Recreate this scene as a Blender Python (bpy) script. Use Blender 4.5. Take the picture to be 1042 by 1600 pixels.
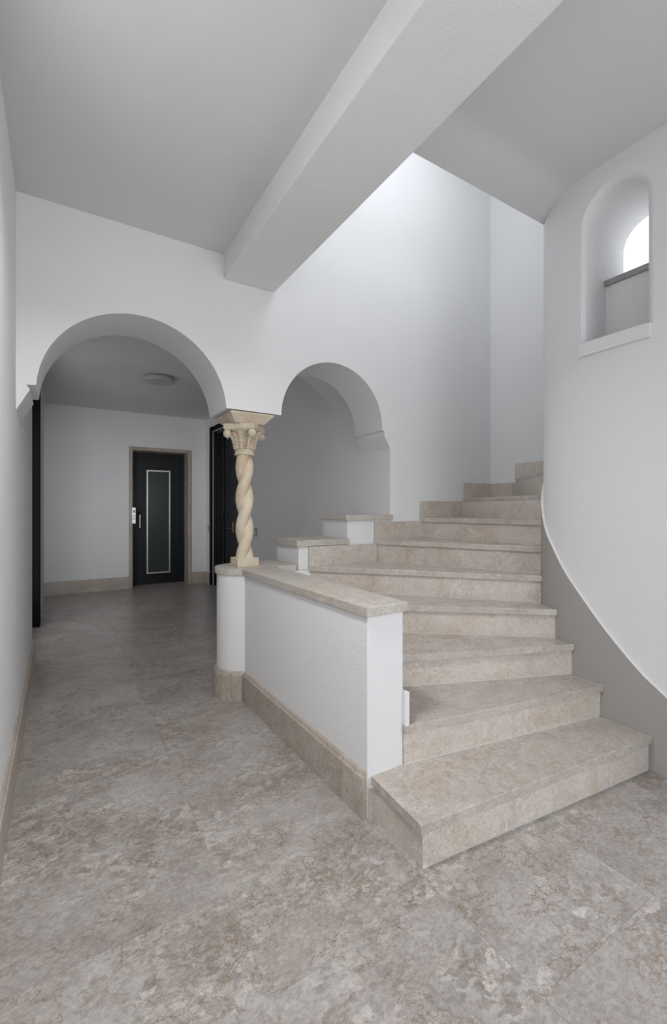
import bpy, bmesh, math, random
from mathutils import Vector, Matrix
random.seed(7)
sc = bpy.context.scene
C = bpy.context.collection
for o in list(bpy.data.objects):
    bpy.data.objects.remove(o, do_unlink=True)

# ------------------------------------------------------------------ camera, world, light, exposure
H = 1.32                                   # eye height
YAW = math.atan((521 - 93) / 694.7)
cam_d = bpy.data.cameras.new('camera')
cam_d.sensor_fit = 'HORIZONTAL'; cam_d.sensor_width = 24.0
cam_d.lens = 694.7 / 1042 * 24.0
cam_d.shift_y = -5.0 / 1042
cam_d.clip_start = 0.02
cam = bpy.data.objects.new('camera', cam_d); C.objects.link(cam)
cam.location = (0, 0, H); cam.rotation_euler = (math.pi / 2, 0, -YAW)
sc.camera = cam
vs = sc.view_settings
vs.view_transform = 'Standard'; vs.look = 'None'; vs.gamma = 1.0; vs.use_curve_mapping = False
vs.exposure = 0.08
w = bpy.data.worlds.new('overcast_sky'); sc.world = w; w.use_nodes = True
w.node_tree.nodes['Background'].inputs[0].default_value = (0.86, 0.92, 1.0, 1)
w.node_tree.nodes['Background'].inputs[1].default_value = 1.0

def area(name, loc, target, sx, sy, power, col, spread):
    d = bpy.data.lights.new(name, 'AREA'); d.shape = 'RECTANGLE'; d.size = sx; d.size_y = sy
    d.energy = power; d.color = col; d.spread = math.radians(spread)
    o = bpy.data.objects.new(name, d); C.objects.link(o); o.location = loc
    o.rotation_euler = (Vector(target) - Vector(loc)).to_track_quat('-Z', 'Y').to_euler()
    return o
DAY = (0.95, 0.97, 1.0)
# daylight at the entrance and stair window; the rest is added fill
area('daylight_entrance', (2.60, -0.75, 0.85), (1.2, -0.70, 1.05), 1.9, 1.2, 20, DAY, 180)      # glazed entrance, right of the viewer
area('fill_left_opening', (-0.25, -0.65, 1.20), (1.2, -0.50, 1.05), 1.9, 2.0, 3, DAY, 180)      # opening added left of the viewer to brighten surfaces facing left
area('fill_rear_window', (1.0, -4.95, 1.45), (0.9, -0.2, 1.30), 2.2, 2.2, 64, DAY, 180)          # window added behind the viewer to even out light along the passage
area('daylight_stair', (2.1, 1.66, 4.55), (2.3, 2.95, 3.5), 1.2, 1.2, 20, (0.92, 0.95, 1.0), 170)  # upstairs window over the stairwell
area('fill_side_door', (-0.35, 5.30, 1.35), (0.7, 7.2, 1.3), 1.1, 2.0, 12, (0.95, 0.97, 1.0), 90)  # fill light added in the left hall door to brighten the hall

# ------------------------------------------------------------------ materials
def mat(name):
    m = bpy.data.materials.new(name); m.use_nodes = True
    nt = m.node_tree; b = nt.nodes['Principled BSDF']
    return m, nt, b
def nd(nt, t, **k):
    n = nt.nodes.new(t)
    for a, v in k.items(): setattr(n, a, v)
    return n
def ln(nt, a, b): nt.links.new(a, b)
def ramp(nt, stops, fac):
    r = nd(nt, 'ShaderNodeValToRGB'); e = r.color_ramp.elements
    while len(e) < len(stops): e.new(0.5)
    for i, (p, c) in enumerate(stops):
        e[i].position = p; e[i].color = (*c, 1) if len(c) == 3 else c
    ln(nt, fac, r.inputs[0]); return r.outputs[0]
def noise(nt, vec, scale, detail=4, rough=0.55, dist=0.0):
    n = nd(nt, 'ShaderNodeTexNoise'); n.inputs['Scale'].default_value = scale
    n.inputs['Detail'].default_value = detail; n.inputs['Roughness'].default_value = rough
    n.inputs['Distortion'].default_value = dist
    ln(nt, vec, n.inputs['Vector']); return n
def mix(nt, typ, fac, a, b):
    m = nd(nt, 'ShaderNodeMix', data_type='RGBA', blend_type=typ)
    if isinstance(fac, (int, float)): m.inputs[0].default_value = fac
    else: ln(nt, fac, m.inputs[0])
    for s, v in ((6, a), (7, b)):
        if isinstance(v, tuple): m.inputs[s].default_value = (*v, 1)
        else: ln(nt, v, m.inputs[s])
    return m.outputs[2]

def plaster(name, col, bump=0.25, scale=260.0, rough=0.85):
    m, nt, b = mat(name)
    g = nd(nt, 'ShaderNodeNewGeometry')
    n1 = noise(nt, g.outputs['Position'], 1.7, 3)
    c = ramp(nt, [(0.3, tuple(x * 0.975 for x in col)), (0.7, col)], n1.outputs['Fac'])
    ln(nt, c, b.inputs['Base Color'])
    n2 = noise(nt, g.outputs['Position'], scale, 3, 0.6)
    n3 = noise(nt, g.outputs['Position'], scale * 0.3, 2, 0.5)
    ad = nd(nt, 'ShaderNodeMath', operation='MULTIPLY_ADD'); ad.inputs[1].default_value = 0.8
    ln(nt, n3.outputs['Fac'], ad.inputs[0]); ln(nt, n2.outputs['Fac'], ad.inputs[2])
    bp = nd(nt, 'ShaderNodeBump'); bp.inputs['Strength'].default_value = bump; bp.inputs['Distance'].default_value = 0.004
    ln(nt, ad.outputs[0], bp.inputs['Height']); ln(nt, bp.outputs[0], b.inputs['Normal'])
    b.inputs['Roughness'].default_value = rough
    b.inputs['Specular IOR Level'].default_value = 0.25
    return m

def marble(name, dark, mid, light, vein, rough, stretch=(1, 1, 1), rot=0.0, vein_amt=0.55, fine=0.5, bump=0.04, big_amt=1.0, blot=0.75, k=1.0):
    m, nt, b = mat(name)
    g = nd(nt, 'ShaderNodeNewGeometry'); oi = nd(nt, 'ShaderNodeObjectInfo')
    off = nd(nt, 'ShaderNodeVectorMath', operation='SCALE'); off.inputs[0].default_value = (37.0, 53.0, 29.0)
    ln(nt, oi.outputs['Random'], off.inputs['Scale'])
    ad = nd(nt, 'ShaderNodeVectorMath', operation='ADD'); ln(nt, g.outputs['Position'], ad.inputs[0]); ln(nt, off.outputs[0], ad.inputs[1])
    mp = nd(nt, 'ShaderNodeMapping'); mp.inputs['Scale'].default_value = tuple(x * k for x in stretch); mp.inputs['Rotation'].default_value = (0, 0, rot)
    ln(nt, ad.outputs[0], mp.inputs['Vector']); v = mp.outputs[0]
    big = noise(nt, v, 3.2, 9, 0.78, 0.5)
    bw = 0.20 / big_amt
    c = ramp(nt, [(0.5 - bw, dark), (0.5, mid), (0.5 + bw, light)], big.outputs['Fac'])
    # shelly blotches: warped cells, each with its own tone, dark rims here and there
    warp = noise(nt, v, 11.0, 3, 0.65)
    wv = nd(nt, 'ShaderNodeVectorMath', operation='MULTIPLY_ADD'); wv.inputs[1].default_value = (0.10, 0.10, 0.10)
    ln(nt, warp.outputs['Color'], wv.inputs[0]); ln(nt, v, wv.inputs[2])
    vo = nd(nt, 'ShaderNodeTexVoronoi', feature='F1'); vo.inputs['Scale'].default_value = 34.0
    ln(nt, wv.outputs[0], vo.inputs['Vector'])
    sp = nd(nt, 'ShaderNodeSeparateColor'); ln(nt, vo.outputs['Color'], sp.inputs[0])
    bl = ramp(nt, [(0.0, (0.34, 0.33, 0.32)), (0.45, (0.5, 0.5, 0.5)), (0.8, (0.55, 0.55, 0.55)), (1.0, (0.72, 0.72, 0.72))], sp.outputs[0])
    pn = noise(nt, v, 2.3, 3, 0.55)
    pa = ramp(nt, [(0.38, (0.12,) * 3), (0.62, (blot,) * 3)], pn.outputs['Fac'])
    c = mix(nt, 'OVERLAY', pa, c, bl)
    # wandering brown veins, only in patches
    vn = noise(nt, wv.outputs[0], 6.5, 6, 0.70, 0.5)
    sb = nd(nt, 'ShaderNodeMath', operation='SUBTRACT'); sb.inputs[1].default_value = 0.5; ln(nt, vn.outputs['Fac'], sb.inputs[0])
    ab = nd(nt, 'ShaderNodeMath', operation='ABSOLUTE'); ln(nt, sb.outputs[0], ab.inputs[0])
    vr = ramp(nt, [(0.0, (1, 1, 1)), (0.022, (0, 0, 0))], ab.outputs[0])
    pr = ramp(nt, [(0.44, (0, 0, 0)), (0.60, (vein_amt,) * 3)], pn.outputs['Fac'])
    vm = nd(nt, 'ShaderNodeMath', operation='MULTIPLY'); ln(nt, vr, vm.inputs[0]); ln(nt, pr, vm.inputs[1])
    c = mix(nt, 'MIX', vm.outputs[0], c, vein)
    # brecciated network: thin dark rims round shell fragments
    w2 = noise(nt, v, 15.0, 4, 0.7)
    wv2 = nd(nt, 'ShaderNodeVectorMath', operation='MULTIPLY_ADD'); wv2.inputs[1].default_value = (0.13, 0.13, 0.13)
    ln(nt, w2.outputs['Color'], wv2.inputs[0]); ln(nt, v, wv2.inputs[2])
    ve = nd(nt, 'ShaderNodeTexVoronoi', feature='DISTANCE_TO_EDGE'); ve.inputs['Scale'].default_value = 20.0
    ln(nt, wv2.outputs[0], ve.inputs['Vector'])
    er = ramp(nt, [(0.0, (1, 1, 1)), (0.075, (0, 0, 0))], ve.outputs['Distance'])
    p2 = noise(nt, v, 4.2, 5, 0.7)
    p2r = ramp(nt, [(0.47, (0, 0, 0)), (0.60, (min(vein_amt * 1.25, 1.0),) * 3)], p2.outputs['Fac'])
    em = nd(nt, 'ShaderNodeMath', operation='MULTIPLY'); ln(nt, er, em.inputs[0]); ln(nt, p2r, em.inputs[1])
    c = mix(nt, 'MIX', em.outputs[0], c, vein)
    # warm iron staining in a few places
    os_ = noise(nt, v, 1.3, 5, 0.65, 1.2)
    osr = ramp(nt, [(0.56, (0, 0, 0)), (0.72, (0.45,) * 3)], os_.outputs['Fac'])
    c = mix(nt, 'MULTIPLY', osr, c, (0.80, 0.66, 0.48))
    # grain, coarse and fine
    fg = noise(nt, v, 70.0, 5, 0.8)
    fr = ramp(nt, [(0.36, (0.30, 0.295, 0.29)), (0.64, (0.68, 0.68, 0.68))], fg.outputs['Fac'])
    c = mix(nt, 'OVERLAY', fine, c, fr)
    # stone to stone variation
    vmul = nd(nt, 'ShaderNodeMapRange'); vmul.inputs['To Min'].default_value = 0.95; vmul.inputs['To Max'].default_value = 1.05
    ln(nt, oi.outputs['Random'], vmul.inputs['Value'])
    hs = nd(nt, 'ShaderNodeHueSaturation'); ln(nt, c, hs.inputs['Color']); ln(nt, vmul.outputs[0], hs.inputs['Value'])
    ln(nt, hs.outputs[0], b.inputs['Base Color'])
    rr = nd(nt, 'ShaderNodeMapRange'); rr.inputs['To Min'].default_value = rough * 0.85; rr.inputs['To Max'].default_value = rough * 1.2
    ln(nt, fg.outputs['Fac'], rr.inputs['Value']); ln(nt, rr.outputs[0], b.inputs['Roughness'])
    bp = nd(nt, 'ShaderNodeBump'); bp.inputs['Strength'].default_value = bump; bp.inputs['Distance'].default_value = 0.003
    ln(nt, fg.outputs['Fac'], bp.inputs['Height']); ln(nt, bp.outputs[0], b.inputs['Normal'])
    b.inputs['Specular IOR Level'].default_value = 0.4
    return m

def plain(name, col, rough=0.5, metal=0.0, emit=0.0, spec=0.5):
    m, nt, b = mat(name)
    g = nd(nt, 'ShaderNodeNewGeometry'); n = noise(nt, g.outputs['Position'], 30, 3)
    c = ramp(nt, [(0.3, tuple(x * 0.94 for x in col)), (0.7, col)], n.outputs['Fac'])
    ln(nt, c, b.inputs['Base Color'])
    b.inputs['Roughness'].default_value = rough; b.inputs['Metallic'].default_value = metal
    b.inputs['Specular IOR Level'].default_value = spec
    if emit:
        b.inputs['Emission Color'].default_value = (0.95, 0.97, 1, 1); b.inputs['Emission Strength'].default_value = emit
    return m

WHITE = (0.80, 0.80, 0.80)
M_wall = plaster('white_wall_plaster', WHITE, 0.10)
M_rough = plaster('textured_white_plaster', WHITE, 0.55, 175)
M_ceil = plaster('ceiling_paint', (0.71, 0.71, 0.715), 0.05)
M_dado = plaster('grey_dado_paint', (0.39, 0.375, 0.355), 0.03, rough=0.55)
M_floor = marble('grey_beige_floor_marble', (0.29, 0.262, 0.242), (0.39, 0.361, 0.341), (0.48, 0.457, 0.443), (0.22, 0.165, 0.11), 0.30, (0.85, 1.15, 1), 0.22, vein_amt=0.75)
M_stone = marble('beige_stair_marble', (0.53, 0.475, 0.42), (0.61, 0.555, 0.505), (0.68, 0.63, 0.58), (0.34, 0.26, 0.18), 0.34, vein_amt=0.3, blot=0.38, k=1.6)
M_tread = marble('polished_tread_marble', (0.43, 0.385, 0.345), (0.52, 0.475, 0.435), (0.59, 0.55, 0.51), (0.32, 0.25, 0.19), 0.20, vein_amt=0.3, fine=0.35, blot=0.38, k=1.6)
M_cap = marble('brushed_cap_stone', (0.45, 0.41, 0.37), (0.52, 0.485, 0.44), (0.58, 0.545, 0.50), (0.36, 0.30, 0.24), 0.55, vein_amt=0.12, fine=0.55, bump=0.2, blot=0.38, k=1.6)
M_skirt = marble('skirting_marble', (0.38, 0.33, 0.28), (0.47, 0.415, 0.365), (0.56, 0.505, 0.45), (0.26, 0.20, 0.14), 0.36, vein_amt=0.4, blot=0.38, k=1.6)
M_grout = plain('grout', (0.44, 0.41, 0.38), 0.9)
M_column = marble('cream_sandstone', (0.58, 0.48, 0.35), (0.64, 0.55, 0.425), (0.69, 0.62, 0.52), (0.50, 0.42, 0.32), 0.7, vein_amt=0.25, fine=0.2, bump=0.15, blot=0.38, k=1.6)
M_black = plain('black_lacquered_wood', (0.010, 0.011, 0.014), 0.40, spec=0.35)
M_glass = plain('smoked_glass', (0.045, 0.055, 0.056), 0.22)
M_glass2 = plain('blue_grey_glass', (0.05, 0.062, 0.07), 0.15)
M_steel = plain('brushed_steel', (0.92, 0.91, 0.89), 0.36, 1.0)
M_brass = plain('aged_brass', (0.62, 0.44, 0.18), 0.3, 1.0)
M_white = plain('white_plastic', (0.80, 0.80, 0.80), 0.4)
M_greyp = plain('grey_plastic', (0.35, 0.35, 0.36), 0.4)
M_dark = plain('black_plastic', (0.02, 0.02, 0.022), 0.4)
M_pane = plain('frosted_daylit_pane', (0.9, 0.92, 0.95), 0.4, emit=0.95)
M_lit = plain('fill_lamp_diffuser', (0.9, 0.9, 0.9), 0.4, emit=1.0)
M_opal = plain('unlit_opal_glass', (0.56, 0.555, 0.55), 0.35)
M_caulk = plain('pale_joint_filler', (0.68, 0.66, 0.63), 0.8)
M_matte = plain('matt_black_wood', (0.007, 0.007, 0.008), 0.7, spec=0.06)
M_frame = plain('grey_window_frame', (0.10, 0.10, 0.105), 0.4)

# ------------------------------------------------------------------ helpers
def link(name, me, m, parent=None):
    o = bpy.data.objects.new(name, me); C.objects.link(o)
    for x in (m if isinstance(m, (list, tuple)) else [m]): me.materials.append(x)
    if parent is not None: o.parent = parent
    return o
def from_bm(name, bm, m, parent=None, smooth=None):
    if parent is not None and parent.type == 'EMPTY':
        bmesh.ops.translate(bm, verts=bm.verts, vec=-parent.location)
    elif parent is not None and parent.parent is not None:
        bmesh.ops.translate(bm, verts=bm.verts, vec=-parent.parent.location)
    bmesh.ops.recalc_face_normals(bm, faces=bm.faces)
    me = bpy.data.meshes.new(name); bm.to_mesh(me); bm.free()
    if smooth is not None:
        me.shade_smooth(); me.set_sharp_from_angle(angle=math.radians(smooth))
    return link(name, me, m, parent)
def tag(o, label, cat, kind=None, group=None):
    o['label'] = label; o['category'] = cat
    if kind: o['kind'] = kind
    if group: o['group'] = group
    return o
def thing(name, loc, label, cat, kind=None, group=None):
    o = bpy.data.objects.new(name, None); C.objects.link(o); o.location = loc; o.empty_display_size = 0.1
    return tag(o, label, cat, kind, group)
def bm_box(bm, a, b):
    vs_ = [bm.verts.new((x, y, z)) for z in (a[2], b[2]) for y in (a[1], b[1]) for x in (a[0], b[0])]
    for f in ((0, 1, 3, 2), (4, 6, 7, 5), (0, 4, 5, 1), (1, 5, 7, 3), (3, 7, 6, 2), (2, 6, 4, 0)):
        bm.faces.new([vs_[i] for i in f])
def boxes(*abs_):
    bm = bmesh.new()
    for a, b in abs_: bm_box(bm, a, b)
    return bm
def bev(bm, wd, seg=2):
    bmesh.ops.recalc_face_normals(bm, faces=bm.faces)
    ed = [e for e in bm.edges if len(e.link_faces) == 2 and e.calc_face_angle(0) > 0.6]
    bmesh.ops.bevel(bm, geom=ed, offset=wd, segments=seg, affect='EDGES', profile=0.5)
    return bm
def extrude_poly(pts, fn, d0, d1):
    """pts: 2D outline; fn(u, v, d) -> 3D."""
    bm = bmesh.new()
    A = [bm.verts.new(fn(u, v, d0)) for u, v in pts]; B = [bm.verts.new(fn(u, v, d1)) for u, v in pts]
    fa = bm.faces.new(A); fb = bm.faces.new(B[::-1]); n = len(pts)
    for i in range(n): bm.faces.new((A[i], B[i], B[(i + 1) % n], A[(i + 1) % n]))
    bm.normal_update()
    bmesh.ops.triangulate(bm, faces=[fa, fb])
    return bm
XY = lambda u, v, d: (u, v, d)      # plan outline, extruded in z
XZ = lambda u, v, d: (u, d, v)      # front outline, extruded in y
YZ = lambda u, v, d: (d, u, v)      # side outline, extruded in x
def lathe(profile, n=48, cx=0, cy=0, a0=0.0, a1=2 * math.pi):
    bm = bmesh.new(); full = abs(a1 - a0 - 2 * math.pi) < 1e-6
    cols = n if full else n + 1
    ring = [[bm.verts.new((cx + r * math.cos(a0 + (a1 - a0) * i / n), cy + r * math.sin(a0 + (a1 - a0) * i / n), z)) for r, z in profile] for i in range(cols)]
    k = len(profile)
    for i in range(n):
        p, q = ring[i], ring[(i + 1) % cols]
        for j in range(k - 1): bm.faces.new((p[j], q[j], q[j + 1], p[j + 1]))
    if not full:                       # closed cross-section for arc pieces
        for i in range(n):
            p, q = ring[i], ring[i + 1]; bm.faces.new((p[k - 1], q[k - 1], q[0], p[0]))
        bm.faces.new(ring[0]); bm.faces.new(ring[-1][::-1])
    else:
        if profile[0][0] > 1e-5: bm.faces.new([r[0] for r in ring][::-1])
        if profile[-1][0] > 1e-5: bm.faces.new([r[-1] for r in ring])
    bmesh.ops.remove_doubles(bm, verts=bm.verts, dist=1e-6)
    return bm
def tube(pts, radii, n=12):
    bm = bmesh.new(); rings = []
    for i, p in enumerate(pts):
        p = Vector(p); t = (Vector(pts[min(i + 1, len(pts) - 1)]) - Vector(pts[max(i - 1, 0)])).normalized()
        u = t.orthogonal().normalized() if i == 0 else (u - t * u.dot(t)).normalized()
        v = t.cross(u); r = radii[i] if isinstance(radii, (list, tuple)) else radii
        rings.append([bm.verts.new(p + (u * math.cos(2 * math.pi * k / n) + v * math.sin(2 * math.pi * k / n)) * r) for k in range(n)])
    for a, b in zip(rings, rings[1:]):
        for k in range(n): bm.faces.new((a[k], a[(k + 1) % n], b[(k + 1) % n], b[k]))
    bm.faces.new(rings[0][::-1]); bm.faces.new(rings[-1])
    return bm
def join_bm(dst, src):
    me = bpy.data.meshes.new('tmp'); src.to_mesh(me); src.free(); dst.from_mesh(me); bpy.data.meshes.remove(me)
def cut(o, cutters):
    """boolean difference, applied"""
    for bm in cutters:
        bmesh.ops.recalc_face_normals(bm, faces=bm.faces)
        me = bpy.data.meshes.new('cut'); bm.to_mesh(me); bm.free()
        c = bpy.data.objects.new('cut', me); C.objects.link(c)
        md = o.modifiers.new('b', 'BOOLEAN'); md.object = c; md.operation = 'DIFFERENCE'; md.solver = 'EXACT'
        bpy.context.view_layer.update()
        new = bpy.data.meshes.new_from_object(o.evaluated_get(bpy.context.evaluated_depsgraph_get()))
        o.modifiers.clear(); old = o.data; o.data = new; bpy.data.meshes.remove(old)
        bpy.data.objects.remove(c, do_unlink=True)
def catmull(P, n):
    out = []
    for i in range(len(P) - 1):
        p0, p1, p2, p3 = P[max(i - 1, 0)], P[i], P[i + 1], P[min(i + 2, len(P) - 1)]
        for k in range(n):
            t = k / n
            out.append(tuple(0.5 * ((2 * b) + (-a + c) * t + (2 * a - 5 * b + 4 * c - d) * t * t + (-a + 3 * b - 3 * c + d) * t ** 3) for a, b, c, d in zip(p0, p1, p2, p3)))
    out.append(tuple(P[-1])); return out
S = 'structure'

# ------------------------------------------------------------------ dimensions
XL = -0.20                    # left wall face
YA, YB = 2.95, 3.35           # arcade wall, front and back
YE = 8.03                     # far hall wall
YR = -5.00                    # rear of the entrance room
R_ = 0.1775                   # riser
ZC, ZH, ZT = 3.04, 2.92, 5.6  # entrance ceiling, hall ceiling, stairwell top
def xr_hall(y): return 2.38 + (2.24 - 2.38) * (y - YB) / (YE - YB)

# ------------------------------------------------------------------ floor and tiles
floor = tag(from_bm('floor', boxes(((-0.45, YR - 0.2, -0.15), (3.85, 8.6, -0.0012))), M_grout), 'grey-beige marble tiled floor running from the stairs into the hall', 'floor', S)
cols = [-0.13, 0.49, 1.11, 1.73, 2.35, 2.97]
joints = {0: [-1.9, -0.9, 0.55, 1.487, 2.42, 3.35, 4.28, 5.2, 6.1, 7.0], 1: [-1.3, -0.5, 0.32, 1.11, 1.845, 2.75, 3.72, 4.6, 5.5, 6.4, 7.3],
          2: [-1.8, -0.8, 0.1, 0.72, 1.75, 2.6, 3.4, 4.3, 5.2, 6.1, 7.0, 7.9], 3: [-1.4, -0.45, 0.45, 1.3, 2.2, 3.0, 3.85, 4.7, 5.6, 6.5, 7.4], 4: [-1.7, -0.6, 0.2, 1.0, 2.0, 3.0, 4.0, 5.0, 6.0, 7.0]}
gap = 0.0009
for c in range(5):
    x0, x1 = (-0.40 if c == 0 else cols[c]), min(cols[c + 1], 2.80)
    ys = [YR, -3.9, -2.8] + joints[c] + [8.45]
    for y0, y1 in zip(ys, ys[1:]):
        bm = boxes(((x0 + gap, y0 + gap, -0.014), (x1 - gap, y1 - gap, random.uniform(-0.0004, 0.0))))
        from_bm('floor_tile', bm, M_floor, floor)

# ------------------------------------------------------------------ walls, ceilings, beam
wl = from_bm('wall_left', boxes(((-0.5, YR, 0), (XL, -1.65, 3.3)), ((-0.5, -1.65, 2.3), (XL, 0.35, 3.3)), ((-0.5, 0.35, 0), (XL, 4.60, 3.3)), ((-0.5, 4.60, 2.70), (XL, 6.02, 3.3)), ((-0.5, 6.02, 0), (XL, 8.03, 3.3)), ((-0.5, 4.60, 0), (-0.40, 6.02, 2.70))), M_wall)
tag(wl, 'smooth white wall along the left side of the passage', 'wall', S)

out = [(-0.30, ZT), (-0.30, 1.79), (XL, 1.857), (-0.138, 1.975), (-0.155, 2.000), (-0.112, 2.004)]
c1, r1, c2, r2 = (0.427, 1.971), 0.538, (1.834, 1.995), 0.462
def arc(c, r, a0, a1, n=64): return [(c[0] + r * math.cos(a0 + (a1 - a0) * i / n), c[1] + r * math.sin(a0 + (a1 - a0) * i / n)) for i in range(n + 1)]
al = math.asin((2.005 - c1[1]) / r1)
out += arc(c1, r1, math.pi - al, al) + arc(c2, r2, math.pi - 0.012, -0.03)
out += [(2.298, 1.976), (2.322, 1.970), (2.316, 1.940), (2.38, 1.832), (2.38, 0.0), (3.85, 0.0), (3.85, ZT)]
wb = tag(from_bm('wall_back', extrude_poly(out, XZ, YA, YB), M_wall, smooth=30), 'white wall with two round arches rising behind the stairs', 'wall', S)

# far hall wall with the lift doorway
ex0, ex1, ez = 1.02, 1.945, 2.31
we = from_bm('wall_hall', boxes(((-0.5, YE, 0), (ex0, 8.55, 3.3)), ((ex1, YE, 0), (2.6, 8.55, 3.3)), ((ex0, YE, ez), (ex1, 8.55, 3.3)), ((ex0, 8.45, 0), (ex1, 8.55, ez))), M_wall)
tag(we, 'plain white end wall of the hall around the lift door', 'wall', S)
# hall right wall with the dark door recess
y0, y1 = 6.10, 7.62
def hallwall(ya, yb, z0, z1, back=0.6):
    return extrude_poly([(xr_hall(ya), ya), (xr_hall(yb), yb), (xr_hall(yb) + back, yb), (xr_hall(ya) + back, ya)], XY, z0, z1)
bm = hallwall(YB, y0, 0, 3.3); join_bm(bm, hallwall(y1, YE, 0, 3.3)); join_bm(bm, hallwall(y0, y1, 2.66, 3.3))
join_bm(bm, extrude_poly([(2.46, y0), (2.46, y1), (2.8, y1), (2.8, y0)], XY, 0, 2.66))
tag(from_bm('wall_hall_right', bm, M_wall), 'plain grey-lit hall wall seen through the small arch', 'wall', S)
# curved soffit behind the small arch
pr = catmull([(2.375, 2.31), (2.274, 2.42), (2.141, 2.517), (1.978, 2.593), (1.75, 2.66), (1.40, 2.70)], 6)
tag(from_bm('trim_1', extrude_poly(pr + [(1.40, ZH), (2.375, ZH)], XZ, YB, 3.84), M_wall, smooth=30), 'curved plaster soffit just behind the small arch', 'soffit', S)
tag(from_bm('ceiling', boxes(((-0.5, YR, ZC), (0.945, YA, 3.3))), M_ceil), 'flat white ceiling on the left of the beam', 'ceiling', S)
tag(from_bm('ceiling', boxes(((-0.5, YB, ZH), (2.7, 8.55, 3.3))), M_ceil), 'dim hall ceiling seen through the large arch', 'ceiling', S)
prof = [(YR, 3.225), (1.46, 3.225)] + [(1.52, 3.222), (1.56, 3.207), (1.61, 3.192), (1.742, 3.163)] + [(1.742, 3.45), (YR, 3.45)]
tag(from_bm('ceiling', extrude_poly(prof, YZ, 1.316, 2.72), M_ceil, smooth=30), 'white ceiling on the right of the beam with lowered edge at the stairwell', 'ceiling', S)
tag(from_bm('ceiling_beam', bev(boxes(((0.945, YR, 2.875), (1.316, YA, 3.45))), 0.006), M_rough), 'wide textured white ceiling beam running towards the arches', 'beam', S)
# stairwell shaft above
tag(from_bm('wall_stairwell_left', boxes(((1.10, 1.54, 3.45), (1.316, YA, ZT))), M_wall), 'upper wall of the stairwell standing on the beam', 'wall', S)
tag(from_bm('wall_stairwell_front', boxes(((1.10, 1.54, 3.45), (1.45, 1.742, ZT)), ((2.75, 1.54, 3.45), (3.0, 1.742, ZT)), ((1.45, 1.54, 3.45), (2.75, 1.742, 3.9)), ((1.45, 1.54, 5.2), (2.75, 1.742, ZT))), M_wall), 'upper stairwell wall with the upstairs window opening', 'wall', S)
tag(from_bm('ceiling', boxes(((1.10, 0.0, ZT), (3.85, YB, ZT + 0.15))), M_ceil), 'white ceiling at the top of the stairwell', 'ceiling', S)
tag(from_bm('wall_stairwell_right', boxes(((3.65, 0.0, 0), (3.85, YA, ZT)), ((3.10, 0.0, 0), (3.65, 0.15, ZT))), M_wall), 'white side wall of the stairwell at the turn of the stairs', 'wall', S)
# rear of the entrance room (behind the viewer) with an added window for fill light, and the glazed entrance side
tag(from_bm('wall_rear', boxes(((-0.5, YR - 0.2, 0), (0.0, YR, 3.45)), ((2.4, YR - 0.2, 0), (2.8, YR, 3.45)), ((0.0, YR - 0.2, 0), (2.4, YR, 0.4)), ((0.0, YR - 0.2, 2.5), (2.4, YR, 3.45))), M_wall), 'white wall with added fill-light window behind the viewer', 'wall', S)
tag(from_bm('wall_entrance', boxes(((2.555, YR, 0), (2.70, -1.75, 3.45)), ((2.555, 0.25, 0), (2.70, 0.42, 3.45)), ((2.555, -1.75, 2.3), (2.70, 0.25, 3.45)), ((2.555, -1.75, 0), (2.70, 0.25, 0.1))), M_wall), 'white wall with glazed entrance beside the viewer', 'wall', S)
for nm, bx, lab in (('window_2', [((2.64, y, 0.1), (2.69, y + 0.05, 2.3)) for y in (-1.75, -0.77, 0.20)] + [((2.64, -1.75, z), (2.69, 0.25, z + 0.05)) for z in (0.1, 2.25)], 'dark frame of the glazed entrance beside the viewer'),
                    ('added_window_left', [((-0.38, y, 0.0), (-0.33, y + 0.05, 2.3)) for y in (-1.65, -0.67, 0.30)] + [((-0.38, -1.65, z), (-0.33, 0.35, z + 0.05)) for z in (0.0, 2.25)], 'dark frame of the added fill-light opening left of the viewer'),  # unseen opening added for fill light from the left
                    ('added_window_rear', [((x, YR - 0.1, 0.4), (x + 0.05, YR - 0.05, 2.5)) for x in (0.0, 1.17, 2.35)] + [((0.0, YR - 0.1, z), (2.4, YR - 0.05, z + 0.05)) for z in (0.4, 2.45)], 'dark frame of the added fill-light window behind the viewer'),
                    ('window_4', [((x, 1.57, 3.9), (x + 0.04, 1.61, 5.2)) for x in (1.45, 2.08, 2.71)] + [((1.45, 1.57, z), (2.75, 1.61, z + 0.04)) for z in (3.9, 5.16)], 'dark frame of the upstairs window over the stairwell')):
    tag(from_bm(nm, boxes(*bx), M_frame), lab, 'window', S)

# ------------------------------------------------------------------ right wall with rounded end, niche and grey dado
DP = [(2.545, 0.42, 0.02), (2.542, 0.70, 0.14), (2.538, 1.00, 0.388), (2.536, 1.12, 0.482), (2.537, 1.276, 0.641), (2.544, 1.414, 0.801), (2.560, 1.535, 0.949), (2.584, 1.625, 1.083), (2.612, 1.688, 1.178), (2.655, 1.742, 1.29), (2.712, 1.785, 1.395), (2.79, 1.818, 1.50), (2.90, 1.842, 1.62), (3.03, 1.85, 1.75)]
DC = catmull(DP, 14)
def offs(pts, d):
    res = []
    for i, p in enumerate(pts):
        a, b = pts[max(i - 1, 0)], pts[min(i + 1, len(pts) - 1)]
        t = Vector((b[0] - a[0], b[1] - a[1])).normalized()
        res.append((p[0] + t.y * d, p[1] - t.x * d))
    return res
wc = offs(DC, 0.016)
plan = [(wc[0][0], 0.42)] + wc[1:] + [(3.10, wc[-1][1]), (3.10, 0.42)]
wr = from_bm('wall_right', extrude_poly(plan, XY, 0, ZT), M_rough)
NY0, NY1, NZ = 1.10, 1.42, 2.92
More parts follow.
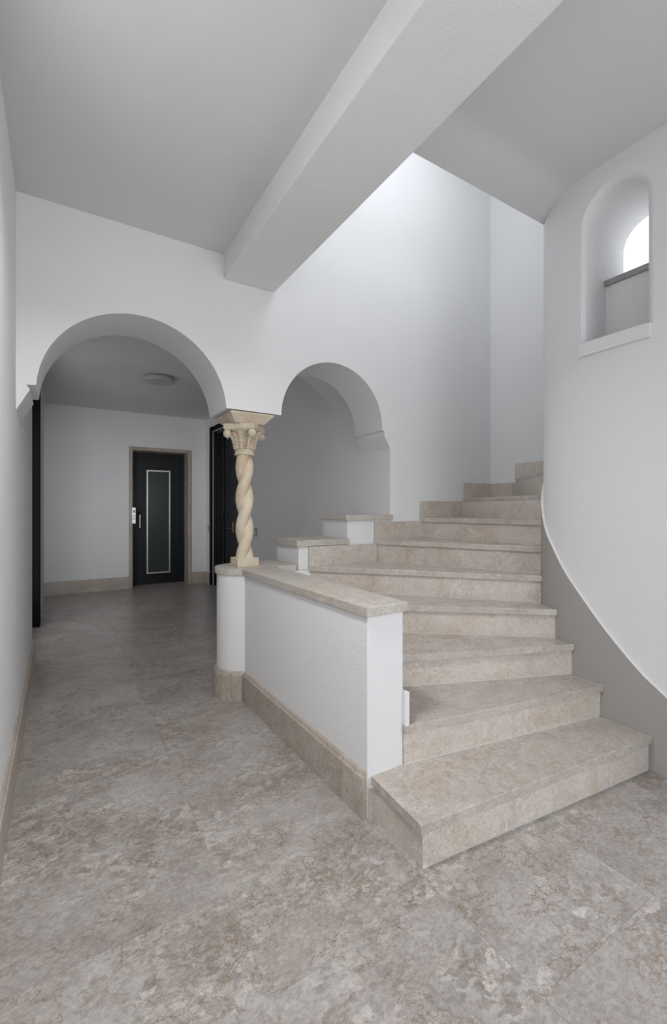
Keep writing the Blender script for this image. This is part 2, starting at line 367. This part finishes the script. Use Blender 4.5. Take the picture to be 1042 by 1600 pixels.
def tunnel(x0, x1, z0, g=0.0):
    o_ = [(NY0 - g, z0), (NY1 + g, z0)] + arc(((NY0 + NY1) / 2, NZ), (NY1 - NY0) / 2 + g, 0, math.pi, 48)
    return extrude_poly(o_, YZ, x0, x1)
def flare(r=0.045, z0=2.262):
    bm = bmesh.new(); rings = []; xf = 2.552
    for dx in [-0.06, 0.0] + [r * (1 - math.cos(t * math.pi / 48)) for t in range(1, 25)] + [0.25]:
        k = min(max(dx, 0.0), r); g = r - math.sqrt(max(r * r - (r - k) ** 2, 0)) if dx < r else 0.0
        o_ = [(NY0 - g, z0), (NY1 + g, z0)] + arc(((NY0 + NY1) / 2, NZ), (NY1 - NY0) / 2 + g, 0, math.pi, 48)
        rings.append([bm.verts.new((xf + dx, y, z)) for y, z in o_])
    n = len(rings[0])
    for p, q in zip(rings, rings[1:]):
        for j in range(n): bm.faces.new((p[j], p[(j + 1) % n], q[(j + 1) % n], q[j]))
    bm.faces.new(rings[0][::-1]); bm.faces.new(rings[-1])
    return bm
cut(wr, [flare(), tunnel(2.797, 3.03, 2.655, 0.0)])
tag(wr, 'textured white wall with rounded end and arched niche right of the stairs', 'wall', S)
# dado
bm = bmesh.new(); inn = offs(DC, 0.03); L = []
for (x, y, z), (xi, yi) in zip(DC, inn):
    L.append([bm.verts.new(p) for p in ((x, y, 0.0), (x, y, z), (xi, yi, z), (xi, yi, 0.0))])
for a, b in zip(L, L[1:]):
    for k in range(4):
        f = bm.faces.new((a[k], b[k], b[(k + 1) % 4], a[(k + 1) % 4])); f.material_index = 1 if k == 1 else 0
bm.faces.new(L[0]); bm.faces.new(L[-1][::-1])
tag(from_bm('trim_2', bm, [M_dado, M_wall], smooth=40), 'curved grey painted dado with white top edge beside the stairs', 'dado', S)
# niche window
win = thing('window_1', (2.80, 1.26, 2.262), 'small arched window glowing in the niche of the right wall', 'window', S)
from_bm('niche_sill', bev(boxes(((2.536, 1.075, 2.19), (2.575, 1.44, 2.265))), 0.003), M_rough, win)
from_bm('inner_sill', bev(boxes(((2.782, NY0 + 0.001, 2.656), (3.028, NY1 - 0.001, 2.688))), 0.003), marble('grey_sill_stone', (0.30, 0.28, 0.29), (0.36, 0.34, 0.35), (0.42, 0.40, 0.41), (0.25, 0.23, 0.22), 0.4), win)
from_bm('pane', extrude_poly([(NY0 + .001, 2.69), (NY1 - .001, 2.69)] + arc((1.26, NZ), 0.158, 0, math.pi, 48), YZ, 3.012, 3.027), M_pane, win)

# ------------------------------------------------------------------ skirting boards (stone pieces)
T, HS = 0.022, 0.20
SKP = [(0, 0), (T, 0), (T, 0.172), (T - 0.002, 0.178), (T - 0.007, 0.182), (T - 0.008, 0.187), (T - 0.011, 0.194), (T - 0.017, 0.199), (0, HS)]
def skirt(parent, p, q, lens, m=M_skirt):
    """stones along p->q (wall face line); they stand proud on the left-hand side of the direction."""
    p, q = Vector(p), Vector(q); d = (q - p).normalized(); n = Vector((-d.y, d.x)); tot = (q - p).length; s = 0; i = 0
    while s < tot - 0.01:
        e = min(s + lens[i % len(lens)], tot); i += 1
        if tot - e < 0.06: e = tot
        bm = extrude_poly(SKP, lambda u, v, dd: (p.x + d.x * dd + n.x * u, p.y + d.y * dd + n.y * u, v), s + 0.0009, e - 0.0009)
        from_bm('skirting_stone', bm, m, parent); s = e
b = thing('baseboard_left', (XL, 1.0, 0), 'beige marble skirting along the left wall', 'baseboard', S)
skirt(b, (XL, 4.59), (XL, 0.36), [0.93, 0.9])
b = thing('baseboard_hall', (0.4, YE, 0), 'brown marble skirting on the hall end wall', 'baseboard', S)
skirt(b, (0.972, YE), (XL, YE), [0.62]); skirt(b, (2.235, YE), (1.99, YE), [0.6])
b = thing('baseboard_hall_right', (2.24, 7.9, 0), 'short marble skirting in the far right hall corner', 'baseboard', S)
skirt(b, (xr_hall(7.78), 7.78), (xr_hall(8.0), 8.0), [0.5])
skirt(b, (xr_hall(3.36), 3.36), (xr_hall(5.98), 5.98), [0.9])

# ------------------------------------------------------------------ staircase
NOS = {1: ((1.110, 1.200), (2.523, 1.060)), 2: ((1.309, 1.507), (2.530, 1.298)), 3: ((1.309, 1.939), (2.544, 1.466)), 4: ((1.309, 2.597), (2.561, 1.587)),
       5: ((1.589, 2.948), (2.640, 1.739)), 6: ((2.204, 2.948), (2.735, 1.803)), 7: ((2.702, 2.948), (2.815, 1.829)), 8: ((3.257, 2.948), (2.895, 1.846)), 9: ((3.648, 2.657), (2.95, 1.85)), 10: ((3.648, 2.25), (3.02, 1.853))}
ZS = {i: i * R_ for i in range(0, 11)}
TH = 0.037; OV = 0.02
st = thing('staircase', (1.8, 1.6, 0), 'winding beige marble staircase turning up behind the right wall', 'staircase')
def dado_at(y=None, x=None):
    best = None
    for p in DC:
        d = abs(p[1] - y) + abs(p[0] - x)
        if best is None or d < best[0]: best = (d, p)
    return best[1]
def dado_between(a, b):
    """dado face points strictly between two plan points"""
    ia = min(range(len(DC)), key=lambda i: (DC[i][0] - a[0]) ** 2 + (DC[i][1] - a[1]) ** 2)
    ib = min(range(len(DC)), key=lambda i: (DC[i][0] - b[0]) ** 2 + (DC[i][1] - b[1]) ** 2)
    return [(DC[i][0] - 0.001, DC[i][1]) for i in range(ia, ib + 1)]
def shift_line(a, b, d):
    a, b = Vector(a), Vector(b); t = (b - a).normalized(); n = Vector((-t.y, t.x))
    if n.y < 0 and abs(t.x) > 0.3: n = -n
    return (a + n * d), (b + n * d)
def on_x(a, b, x): t = (x - a[0]) / (b[0] - a[0]); return (x, a[1] + t * (b[1] - a[1]))
def on_y(a, b, y): t = (y - a[1]) / (b[1] - a[1]); return (a[0] + t * (b[0] - a[0]), y)
PX = 1.309                                     # inner face of the parapet
for i in range(1, 10):
    (la, ra), (lb, rb) = NOS[i], NOS[i + 1]
    # back edge: riser line of the next step
    qa, qb = shift_line(lb, rb, OV + 0.012)
    if i == 1:
        left = [(1.134, 1.532), (1.110, 1.200)]
        poly = [ra] + dado_between(ra, rb) + [(2.532, qb.y), (1.309, qa.y + 0.002), (1.309, 1.532)] + left
    elif i in (2, 3):
        l2 = on_x(qa, qb, PX); poly = [ra] + dado_between(ra, rb) + [tuple(qb), l2, la]
    elif i == 4:
        l2 = on_y(qa, qb, 2.948); poly = [ra] + dado_between(ra, rb) + [tuple(qb), l2, (PX, 2.948), la]
    elif i in (5, 6, 7):
        l2 = on_y(qa, qb, 2.948); poly = [ra] + dado_between(ra, rb) + [tuple(qb), l2, la]
    elif i == 8:
        l2 = on_x(qa, qb, 3.648); poly = [ra] + dado_between(ra, rb) + [tuple(qb), l2, (3.648, 2.948), la]
    else:
        l2 = on_x(qa, qb, 3.648); poly = [ra] + dado_between(ra, rb) + [tuple(qb), l2, la]
    # drop near-duplicates
    pl = []
    for p in poly:
        if not pl or (Vector(p) - Vector(pl[-1])).length > 0.004: pl.append(tuple(p))
    if (Vector(pl[0]) - Vector(pl[-1])).length < 0.004: pl.pop()
    from_bm('tread', bev(extrude_poly(pl, XY, ZS[i] - TH, ZS[i]), 0.0022), M_tread, st)
for i in range(1, 11):
    a, b_ = NOS[i]; qa, qb = shift_line(a, b_, OV)
    if i == 1: qa, qb = Vector((1.134, 1.2185)), Vector((2.534, 1.080))
    elif i in (2, 3, 4): qa = Vector(on_x(qa, qb, PX)) if i > 1 else qa
    t = (qb - qa).normalized(); n = Vector((-t.y, t.x))
    if n.y < 0 and abs(t.x) > 0.3: n = -n
    qb = qb + t * 0.006
    z0 = ZS[i - 1]; z1 = ZS[i] - TH
    spans = [(0, 1)] if i > 2 else [(0, 0.5), (0.5, 1)]
    for s0, s1 in spans:
        p, q = qa.lerp(qb, s0), qa.lerp(qb, s1); g = t * 0.0004
        from_bm('riser', extrude_poly([tuple(p + g), tuple(q - g), tuple(q - g + n * 0.018), tuple(p + g + n * 0.018)], XY, z0, z1), M_stone, st)
    if i <= 6:
        from_bm('joint_strip', extrude_poly([tuple(qa + t * 0.001 - n * 0.0025), tuple(qb - t * 0.008 - n * 0.0025), tuple(qb - t * 0.008), tuple(qa + t * 0.001)], XY, z0, z0 + 0.0022), M_caulk, st)
# closed side of the first step and the two stones in front of the parapet end
from_bm('side_riser', extrude_poly([(1.134, 1.2185), (1.141, 1.5295), (1.159, 1.5295), (1.152, 1.24)], XY, 0, ZS[1] - TH), M_stone, st)
from_bm('step_return_stone', boxes(((1.1125, 1.5305 - 0.014, 0), (1.142, 1.5305, ZS[1] - TH))), M_stone, st)
# stepped stone skirting along the wall
SK = 0.147
for i in (5, 6, 7):
    x0, x1 = NOS[i][0][0] + 0.004, NOS[i + 1][0][0] + 0.022
    from_bm('stair_skirting', boxes(((x0, 2.93, ZS[i]), (x1, 2.9495, ZS[i] + SK))), M_stone, st)
from_bm('stair_skirting', boxes(((NOS[8][0][0] + 0.004, 2.93, ZS[8]), (3.6495, 2.9495, ZS[8] + SK))), M_stone, st)
from_bm('stair_skirting', boxes(((3.63, 2.66, ZS[8]), (3.6495, 2.929, ZS[8] + SK))), M_stone, st)
from_bm('stair_skirting', boxes(((3.63, 2.27, ZS[9]), (3.6495, 2.655, ZS[9] + SK))), M_stone, st)
for i, ya, yb in ((2, 1.512, 1.955), (3, 1.945, 2.60), (4, 2.605, 2.93)):
    from_bm('stair_skirting', boxes(((PX + 0.0005, ya, ZS[i]), (PX + 0.02, yb, ZS[i] + SK))), M_wall, st)

# ------------------------------------------------------------------ parapet, pier and stepped low wall
PC = Vector((1.138, 3.115)); PR = 0.182
pw = thing('stair_parapet', (1.2, 1.55, 0), 'white plastered parapet with stone coping and round end pier beside the stairs', 'parapet')
PZ = 0.862
from_bm('wall_body', bev(extrude_poly([(1.112, 1.5315), (PX, 1.5315), (PX, 3.00), (1.090, 3.00)], XY, 0, PZ), 0.004), M_rough, pw)
from_bm('round_pier', lathe([(PR, 0), (PR, PZ)], 56, PC.x, PC.y), M_wall, pw, smooth=40)
cap = [(1.098, 1.514), (1.326, 1.518), (1.326, 2.935), (1.072, 2.935)]
from_bm('coping_stone', bev(extrude_poly(cap, XY, PZ, 0.905), 0.004), M_cap, pw)
# coping of the pier, round on the outside
rr = PR + 0.014
a_s, a_e = math.radians(88), math.radians(248)
cp = [(PC.x + rr * math.cos(a_s + (a_e - a_s) * k / 40), PC.y + rr * math.sin(a_s + (a_e - a_s) * k / 40)) for k in range(41)]
cp = [p for p in cp if not (p[1] < 2.937 and p[0] > 1.07)] + [(1.0705, 2.9365), (1.489, 2.9365), (1.489, 3.345)]
from_bm('pier_coping', bev(extrude_poly(cp, XY, PZ, 0.905), 0.003), M_cap, pw)
# skirting of the parapet and slips round the pier
skirt(pw, (1.112, 1.535), (1.0925, 2.93), [0.16, 0.88, 0.6])
for a0, a1 in ((100, 140), (140, 178), (178, 204), (204, 229), (229, 249.5)):
    pf = [(PR + u, v) for u, v in SKP]
    from_bm('pier_skirting', lathe(pf, 8, PC.x, PC.y, math.radians(a0 + .25), math.radians(a1 - .25)), M_skirt, pw)
sw = thing('stepped_parapet', (1.9, 3.15, 0), 'low white wall stepping up in two stone-capped blocks under the small arch', 'low wall')
from_bm('wall_base', boxes(((1.32, 2.951, 0), (2.379, 3.34, PZ - 0.001))), M_wall, sw)
for x0, x1, z0, z1, cx0, cx1 in ((1.512, 2.379, PZ, 1.040, 1.490, 1.957), (1.947, 2.379, 1.040, 1.229, 1.925, 2.400)):
    from_bm('block', bev(boxes(((x0, 2.9505, z0), (x1, 3.335, z1))), 0.003), M_rough, sw)
    yb = 3.352 if cx1 < 2.38 else 3.352
    ol = [(cx0, 2.932), (cx1, 2.932), (cx1, yb), (cx0, yb)] if cx1 < 2.38 else [(cx0, 2.932), (cx1, 2.932), (cx1, 2.949), (2.379, 2.949), (2.379, yb), (cx0, yb)]
    from_bm('cap_stone', bev(extrude_poly(ol, XY, z1, z1 + 0.044), 0.003), M_cap, sw)

# ------------------------------------------------------------------ twisted column
CX, CY = 1.150, 3.105
co = thing('twisted_column', (CX, CY, 0.905), 'cream sandstone column with twisted shaft and carved leaf capital', 'column')
from_bm('plinth', bev(boxes(((CX - 0.08, CY - 0.08, 0.905), (CX + 0.08, CY + 0.08, 0.966))), 0.003), M_column, co)
bm = bmesh.new(); a_, d_ = 0.0430, 0.0220; rings = []
zs0, zs1, NZS, NT = 0.966, 1.706, 110, 56
for k in range(NZS + 1):
    z = zs0 + (zs1 - zs0) * k / NZS; ph = math.radians(69.7) + 2 * math.pi * (z - 1.283) / 0.45; rg = []
    for j in range(NT):
        th = 2 * math.pi * j / NT; rad = d_ * abs(math.cos(th)) + math.sqrt(a_ ** 2 - (d_ * math.sin(th)) ** 2)
        rg.append(bm.verts.new((CX + rad * math.cos(th + ph), CY + rad * math.sin(th + ph), z)))
    rings.append(rg)
for p, q in zip(rings, rings[1:]):
    for j in range(NT): bm.faces.new((p[j], p[(j + 1) % NT], q[(j + 1) % NT], q[j]))
bm.faces.new(rings[0][::-1]); bm.faces.new(rings[-1])
from_bm('shaft', bm, M_column, co, smooth=28)
from_bm('neck_ring', lathe([(0.055, 1.704), (0.068, 1.706), (0.074, 1.713), (0.074, 1.719), (0.068, 1.726), (0.064, 1.728), (0.067, 1.732), (0.070, 1.738), (0.067, 1.744), (0.058, 1.747)], 48, CX, CY), M_column, co, smooth=45)
bell = [(0.056, 1.745), (0.058, 1.765), (0.064, 1.79), (0.073, 1.82), (0.085, 1.85), (0.098, 1.872), (0.108, 1.884)]
capi = from_bm('capital', lathe(bell, 48, CX, CY), M_column, co, smooth=45)
ROT = math.radians(3.3)
def sq(s, z0, z1, rot):
    return extrude_poly([(CX + s / 2 * (sx * math.cos(rot) - sy * math.sin(rot)), CY + s / 2 * (sx * math.sin(rot) + sy * math.cos(rot))) for sx, sy in ((-1, -1), (1, -1), (1, 1), (-1, 1))], XY, z0, z1)
from_bm('abacus', bev(sq(0.228, 1.886, 1.926, ROT + math.pi / 4), 0.003), M_column, co)
from_bm('abacus_fillet', sq(0.215, 1.880, 1.8865, ROT + math.pi / 4), M_column, co)
def bell_r(z):
    for (ra, za), (rb, zb) in zip(bell, bell[1:]):
        if za <= z <= zb: return ra + (rb - ra) * (z - za) / (zb - za)
    return bell[-1][0]
for k in range(4):                              # corner scrolls
    an = ROT + k * math.pi / 2
    pts, rad = [], []
    for s in range(9):
        z = 1.752 + 0.108 * s / 8; r_ = bell_r(z) + 0.004 + 0.020 * (s / 8) ** 2
        pts.append((CX + r_ * math.cos(an), CY + r_ * math.sin(an), z)); rad.append(0.009 + 0.008 * s / 8)
    from_bm('scroll_stem', tube(pts, rad, 12), M_column, capi, smooth=60)
    bm = bmesh.new(); bmesh.ops.create_uvsphere(bm, u_segments=20, v_segments=12, radius=0.0305)
    bmesh.ops.translate(bm, verts=bm.verts, vec=(CX + 0.130 * math.cos(an), CY + 0.130 * math.sin(an), 1.856))
    from_bm('scroll_ball', bm, M_column, capi, smooth=60)
def leaf(an, wmax, z0, z1, lobes):
    """carved leaf lying on the bell: midrib and angled lobes"""
    bm = bmesh.new(); n = 26; rows = []
    for s in range(n + 1):
        t = s / n; z = z0 + (z1 - z0) * t
        wv_ = wmax * (0.45 + 0.75 * math.sin(math.pi * min(t * 0.9 + 0.05, 1))) * (1 + 0.22 * math.cos(2 * math.pi * lobes * t))
        base = bell_r(z) + 0.003 + (0.012 * max(0, t - 0.75) / 0.25)
        row = []
        for u in (-1, -0.72, -0.4, -0.12, 0, 0.12, 0.4, 0.72, 1):
            ridge = 0.012 * (1 - abs(u)) + 0.0075 * math.cos(2 * math.pi * lobes * (t - 0.16 * abs(u))) * (0.25 + min(1, abs(u) * 2) * 0.75) + (0.006 if abs(u) < 0.05 else 0)
            r_ = base + max(ridge, -0.004) if abs(u) < 1 else base - 0.006
            aa = an + u * wv_ / base
            row.append(bm.verts.new((CX + r_ * math.cos(aa), CY + r_ * math.sin(aa), z)))
        rows.append(row)
    for p, q in zip(rows, rows[1:]):
        for j in range(8): bm.faces.new((p[j], p[j + 1], q[j + 1], q[j]))
    return bm
for k in range(4):
    from_bm('leaf', leaf(ROT + math.pi / 4 + k * math.pi / 2, 0.023, 1.750, 1.878, 6), M_column, capi, smooth=35)
    for sg in (-1, 1):
        from_bm('side_leaf', leaf(ROT + k * math.pi / 2 + sg * 0.36, 0.013, 1.752, 1.862, 5), M_column, capi, smooth=35)
# impost block between capital and arches
bm = bmesh.new()
lo = [bm.verts.new(p) for p in ((1.045, 3.005, 1.926), (1.262, 3.005, 1.926), (1.262, 3.225, 1.926), (1.045, 3.225, 1.926))]
mi = [bm.verts.new(p) for p in ((1.000, 2.962, 1.984), (1.318, 2.962, 1.984), (1.318, 3.320, 1.984), (1.000, 3.320, 1.984))]
hi = [bm.verts.new((v.co.x, v.co.y, 1.998)) for v in mi]
for p, q in ((lo, mi), (mi, hi)):
    for k in range(4): bm.faces.new((p[k], p[(k + 1) % 4], q[(k + 1) % 4], q[k]))
bm.faces.new(lo[::-1]); bm.faces.new(hi)
from_bm('impost', bev(bm, 0.002), M_column, co)

# ------------------------------------------------------------------ lift door (far end of the hall)
d1 = thing('door_1', (1.48, 8.2, 0), 'black lift door with long steel-framed glass panel at the hall end', 'door', S)
ox0, ox1, oz = 0.972, 1.992, 2.355
def pieces(parent, name, bxs, m, bv=0.0):
    for a, b_ in bxs:
        bm = boxes((a, b_)); 
        if bv: bev(bm, bv, 1)
        from_bm(name, bm, m, parent)
pieces(d1, 'frame_stone', [((ox0, YE - 0.012, 0), (ex0, YE + 0.0, oz)), ((ex1, YE - 0.012, 0), (ox1, YE, oz)), ((ex0, YE - 0.012, ez), (ex1, YE, oz))], M_skirt, 0.002)
pieces(d1, 'reveal_stone', [((ex0, YE, 0), (ex0 + 0.012, 8.33, ez)), ((ex1 - 0.012, YE, 0), (ex1, 8.33, ez)), ((ex0 + 0.012, YE, ez - 0.012), (ex1 - 0.012, 8.33, ez))], M_skirt)
leaf_ = from_bm('door_leaf', boxes(((ex0 + 0.012, 8.33, 0.004), (ex1 - 0.012, 8.37, ez - 0.012))), M_black, d1)
pieces(d1, 'door_frame', [((ex0 + 0.012, 8.305, 0.004), (ex0 + 0.075, 8.33, ez - 0.012)), ((ex1 - 0.075, 8.305, 0.004), (ex1 - 0.012, 8.33, ez - 0.012)), ((ex0 + 0.075, 8.305, ez - 0.10), (ex1 - 0.075, 8.33, ez - 0.012))], M_black, 0.003)
gx0, gx1, gz0, gz1, fw = 1.292, 1.692, 0.18, 2.00, 0.026
from_bm('glass_panel', boxes(((gx0 + fw, 8.322, gz0 + fw), (gx1 - fw, 8.3295, gz1 - fw))), M_glass, d1)
pieces(d1, 'steel_trim', [((gx0, 8.312, gz0), (gx0 + fw, 8.3295, gz1)), ((gx1 - fw, 8.312, gz0), (gx1, 8.3295, gz1)), ((gx0 + fw, 8.312, gz0), (gx1 - fw, 8.3295, gz0 + fw)), ((gx0 + fw, 8.312, gz1 - fw), (gx1 - fw, 8.3295, gz1))], M_steel, 0.004)
hp = [(1.175, 8.33, 1.25), (1.175, 8.285, 1.25), (1.175, 8.272, 1.235), (1.175, 8.272, 0.975), (1.175, 8.285, 0.96), (1.175, 8.33, 0.96)]
hd = from_bm('handle', tube(hp, 0.014, 10), M_dark, d1, smooth=40)
from_bm('handle_inlay', boxes(((1.170, 8.2565, 0.99), (1.182, 8.2595, 1.22))), M_steel, hd)
cp_ = from_bm('call_panel', bev(boxes(((1.021, YE - 0.030, 1.075), (1.076, YE - 0.0125, 1.342))), 0.004), M_steel, d1)
from_bm('display', boxes(((1.033, YE - 0.0325, 1.255), (1.064, YE - 0.0295, 1.30))), M_greyp, cp_)
for z in (1.20, 1.155):
    bm = lathe([(0.010, 0), (0.016, 0.0), (0.016, 0.004), (0.010, 0.004), (0.010, 0)], 20)
    bmesh.ops.rotate(bm, verts=bm.verts, matrix=Matrix.Rotation(math.pi / 2, 3, 'X')); bmesh.ops.translate(bm, verts=bm.verts, vec=(1.044, YE - 0.0295, z))
    from_bm('button_ring', bm, M_dark, cp_, smooth=40)

# ------------------------------------------------------------------ dark door in the left hall wall
d2 = thing('door_2', (XL, 5.3, 0), 'black door casing in the left wall beyond the large arch', 'door', S)
pieces(d2, 'door_leaf_rail', [((-0.399, 4.66, 0.004), (-0.36, 4.76, 2.62)), ((-0.399, 5.84, 0.004), (-0.36, 5.94, 2.62)), ((-0.399, 4.76, 0.004), (-0.36, 5.84, 0.25)), ((-0.399, 4.76, 2.5), (-0.36, 5.84, 2.62))], M_black)
from_bm('added_glow_pane', boxes(((-0.395, 4.76, 0.25), (-0.375, 5.84, 2.5))), M_pane, d2)  # glowing glass added to this door to go with the hall fill light
pieces(d2, 'casing', [((-0.399, 4.601, 0), (-0.205, 4.66, 2.699)), ((-0.399, 5.94, 0), (-0.19, 6.019, 2.699)), ((-0.399, 4.66, 2.62), (-0.205, 5.94, 2.699)), ((-0.199, 6.021, 0), (-0.186, 6.13, 2.78)), ((-0.199, 4.66, 2.701), (-0.186, 6.021, 2.78))], M_matte, 0.004)
bm = tube([(-0.36, 4.78, 1.0), (-0.31, 4.78, 1.0), (-0.30, 4.80, 1.0), (-0.30, 4.90, 1.0)], 0.009, 10)
from_bm('handle', bm, M_brass, d2, smooth=40)

# ------------------------------------------------------------------ dark glazed door in the right hall wall
d3 = thing('door_3', (2.3, 6.8, 0), 'black glazed door with brass handle behind the twisted column', 'door', S)
xa = lambda y: xr_hall(y)
pieces(d3, 'casing', [((xa(7.7) - 0.018, 7.622, 0), (xa(7.7) + 0.0, 7.76, 2.74)), ((xa(6.0) - 0.018, 5.98, 0), (xa(6.0) - 0.002, 6.098, 2.74)), ((xa(6.8) - 0.030, 6.10, 2.662), (xa(6.8) - 0.004, 7.62, 2.74))], M_matte, 0.004)
for k in range(6):                              # fluted lining of the far reveal
    x0 = 2.258 + k * 0.027
    from_bm('fluted_lining', bev(boxes(((x0, 7.585, 0), (x0 + 0.023, 7.619, 2.655))), 0.006, 2), M_black, d3)
pieces(d3, 'reveal', [((2.30, 6.101, 0), (2.43, 6.135, 2.655)), ((2.30, 6.135, 2.60), (2.43, 7.58, 2.655))], M_black)
from_bm('sidelight_frame', boxes(((2.425, 7.50, 0), (2.455, 7.585, 2.60))), M_black, d3)
from_bm('sidelight_glass', boxes(((2.432, 7.27, 0.12), (2.445, 7.50, 2.50))), M_glass2, d3)
lf = from_bm('door_leaf', bev(boxes(((2.405, 6.14, 0.005), (2.455, 7.25, 2.60))), 0.004, 1), M_black, d3)
hb = from_bm('handle', tube([(2.404, 7.02, 1.0), (2.365, 7.02, 1.0), (2.36, 7.03, 1.0), (2.36, 7.13, 1.0)], 0.008, 10), M_brass, lf, smooth=40)
from_bm('handle_plate', bev(boxes(((2.398, 7.0, 0.93), (2.4045, 7.04, 1.10))), 0.002, 1), M_brass, lf)
from_bm('lock_cylinder', lathe([(0.012, 0.0), (0.012, 0.01), (0.008, 0.014), (0, 0.014)], 16), M_brass, lf)
o_ = bpy.data.objects['lock_cylinder']; o_.rotation_euler = (0, -math.pi / 2, 0); o_.location = (2.398 - 2.3, 7.02 - 6.8, 0.945)
for v_ in o_.data.vertices: v_.co = v_.co + Vector((2.3, 6.8, 0))

# ------------------------------------------------------------------ hall lamp, added fill lamp, switches
def round_lamp(x, y, z, r, label, mdif, power=0.0):
    lp = thing('ceiling_lamp', (x, y, z), label, 'lamp')
    from_bm('lamp_base', lathe([(r * 0.96, z - 0.0005), (r * 0.96, z - 0.02)], 48, x, y), M_greyp, lp, smooth=40)
    from_bm('diffuser', lathe([(r, z - 0.0202), (r, z - 0.055), (r * 0.96, z - 0.064), (r * 0.7, z - 0.067), (0, z - 0.068)], 48, x, y), mdif, lp, smooth=40)
    if power:
        d = bpy.data.lights.new('fill_lamp_light', 'AREA'); d.shape = 'DISK'; d.size = r * 2; d.energy = power; d.color = (1.0, 0.99, 0.98); d.spread = math.radians(146)
        o = bpy.data.objects.new('fill_lamp_light', d); C.objects.link(o); o.parent = lp; o.location = (0, 0, -0.075)
round_lamp(1.03, 5.71, ZH, 0.172, 'flat round white ceiling lamp, unlit, in the dim hall', M_opal)
round_lamp(0.20, 1.28, ZC, 0.20, 'added round fill lamp above the viewer, out of view', M_lit, 23)  # lamp added out of view to brighten the dark passage
def switch(y, z, hgt, wid, m, label):
    x = xr_hall(y)
    s = thing('light_switch', (x, y, z), label, 'switch')
    from_bm('plate', bev(boxes(((x - 0.012, y - wid / 2, z - hgt / 2), (x + 0.003, y + wid / 2, z + hgt / 2))), 0.003), m, s)
    from_bm('rocker', bev(boxes(((x - 0.017, y - wid * 0.28, z - hgt * 0.28), (x - 0.011, y + wid * 0.28, z + hgt * 0.28))), 0.002), M_white, s)
switch(7.87, 0.975, 0.10, 0.085, M_greyp, 'small grey wall switch in the far hall corner')
switch(5.79, 0.995, 0.115, 0.09, M_greyp, 'grey wall switch just right of the twisted column')
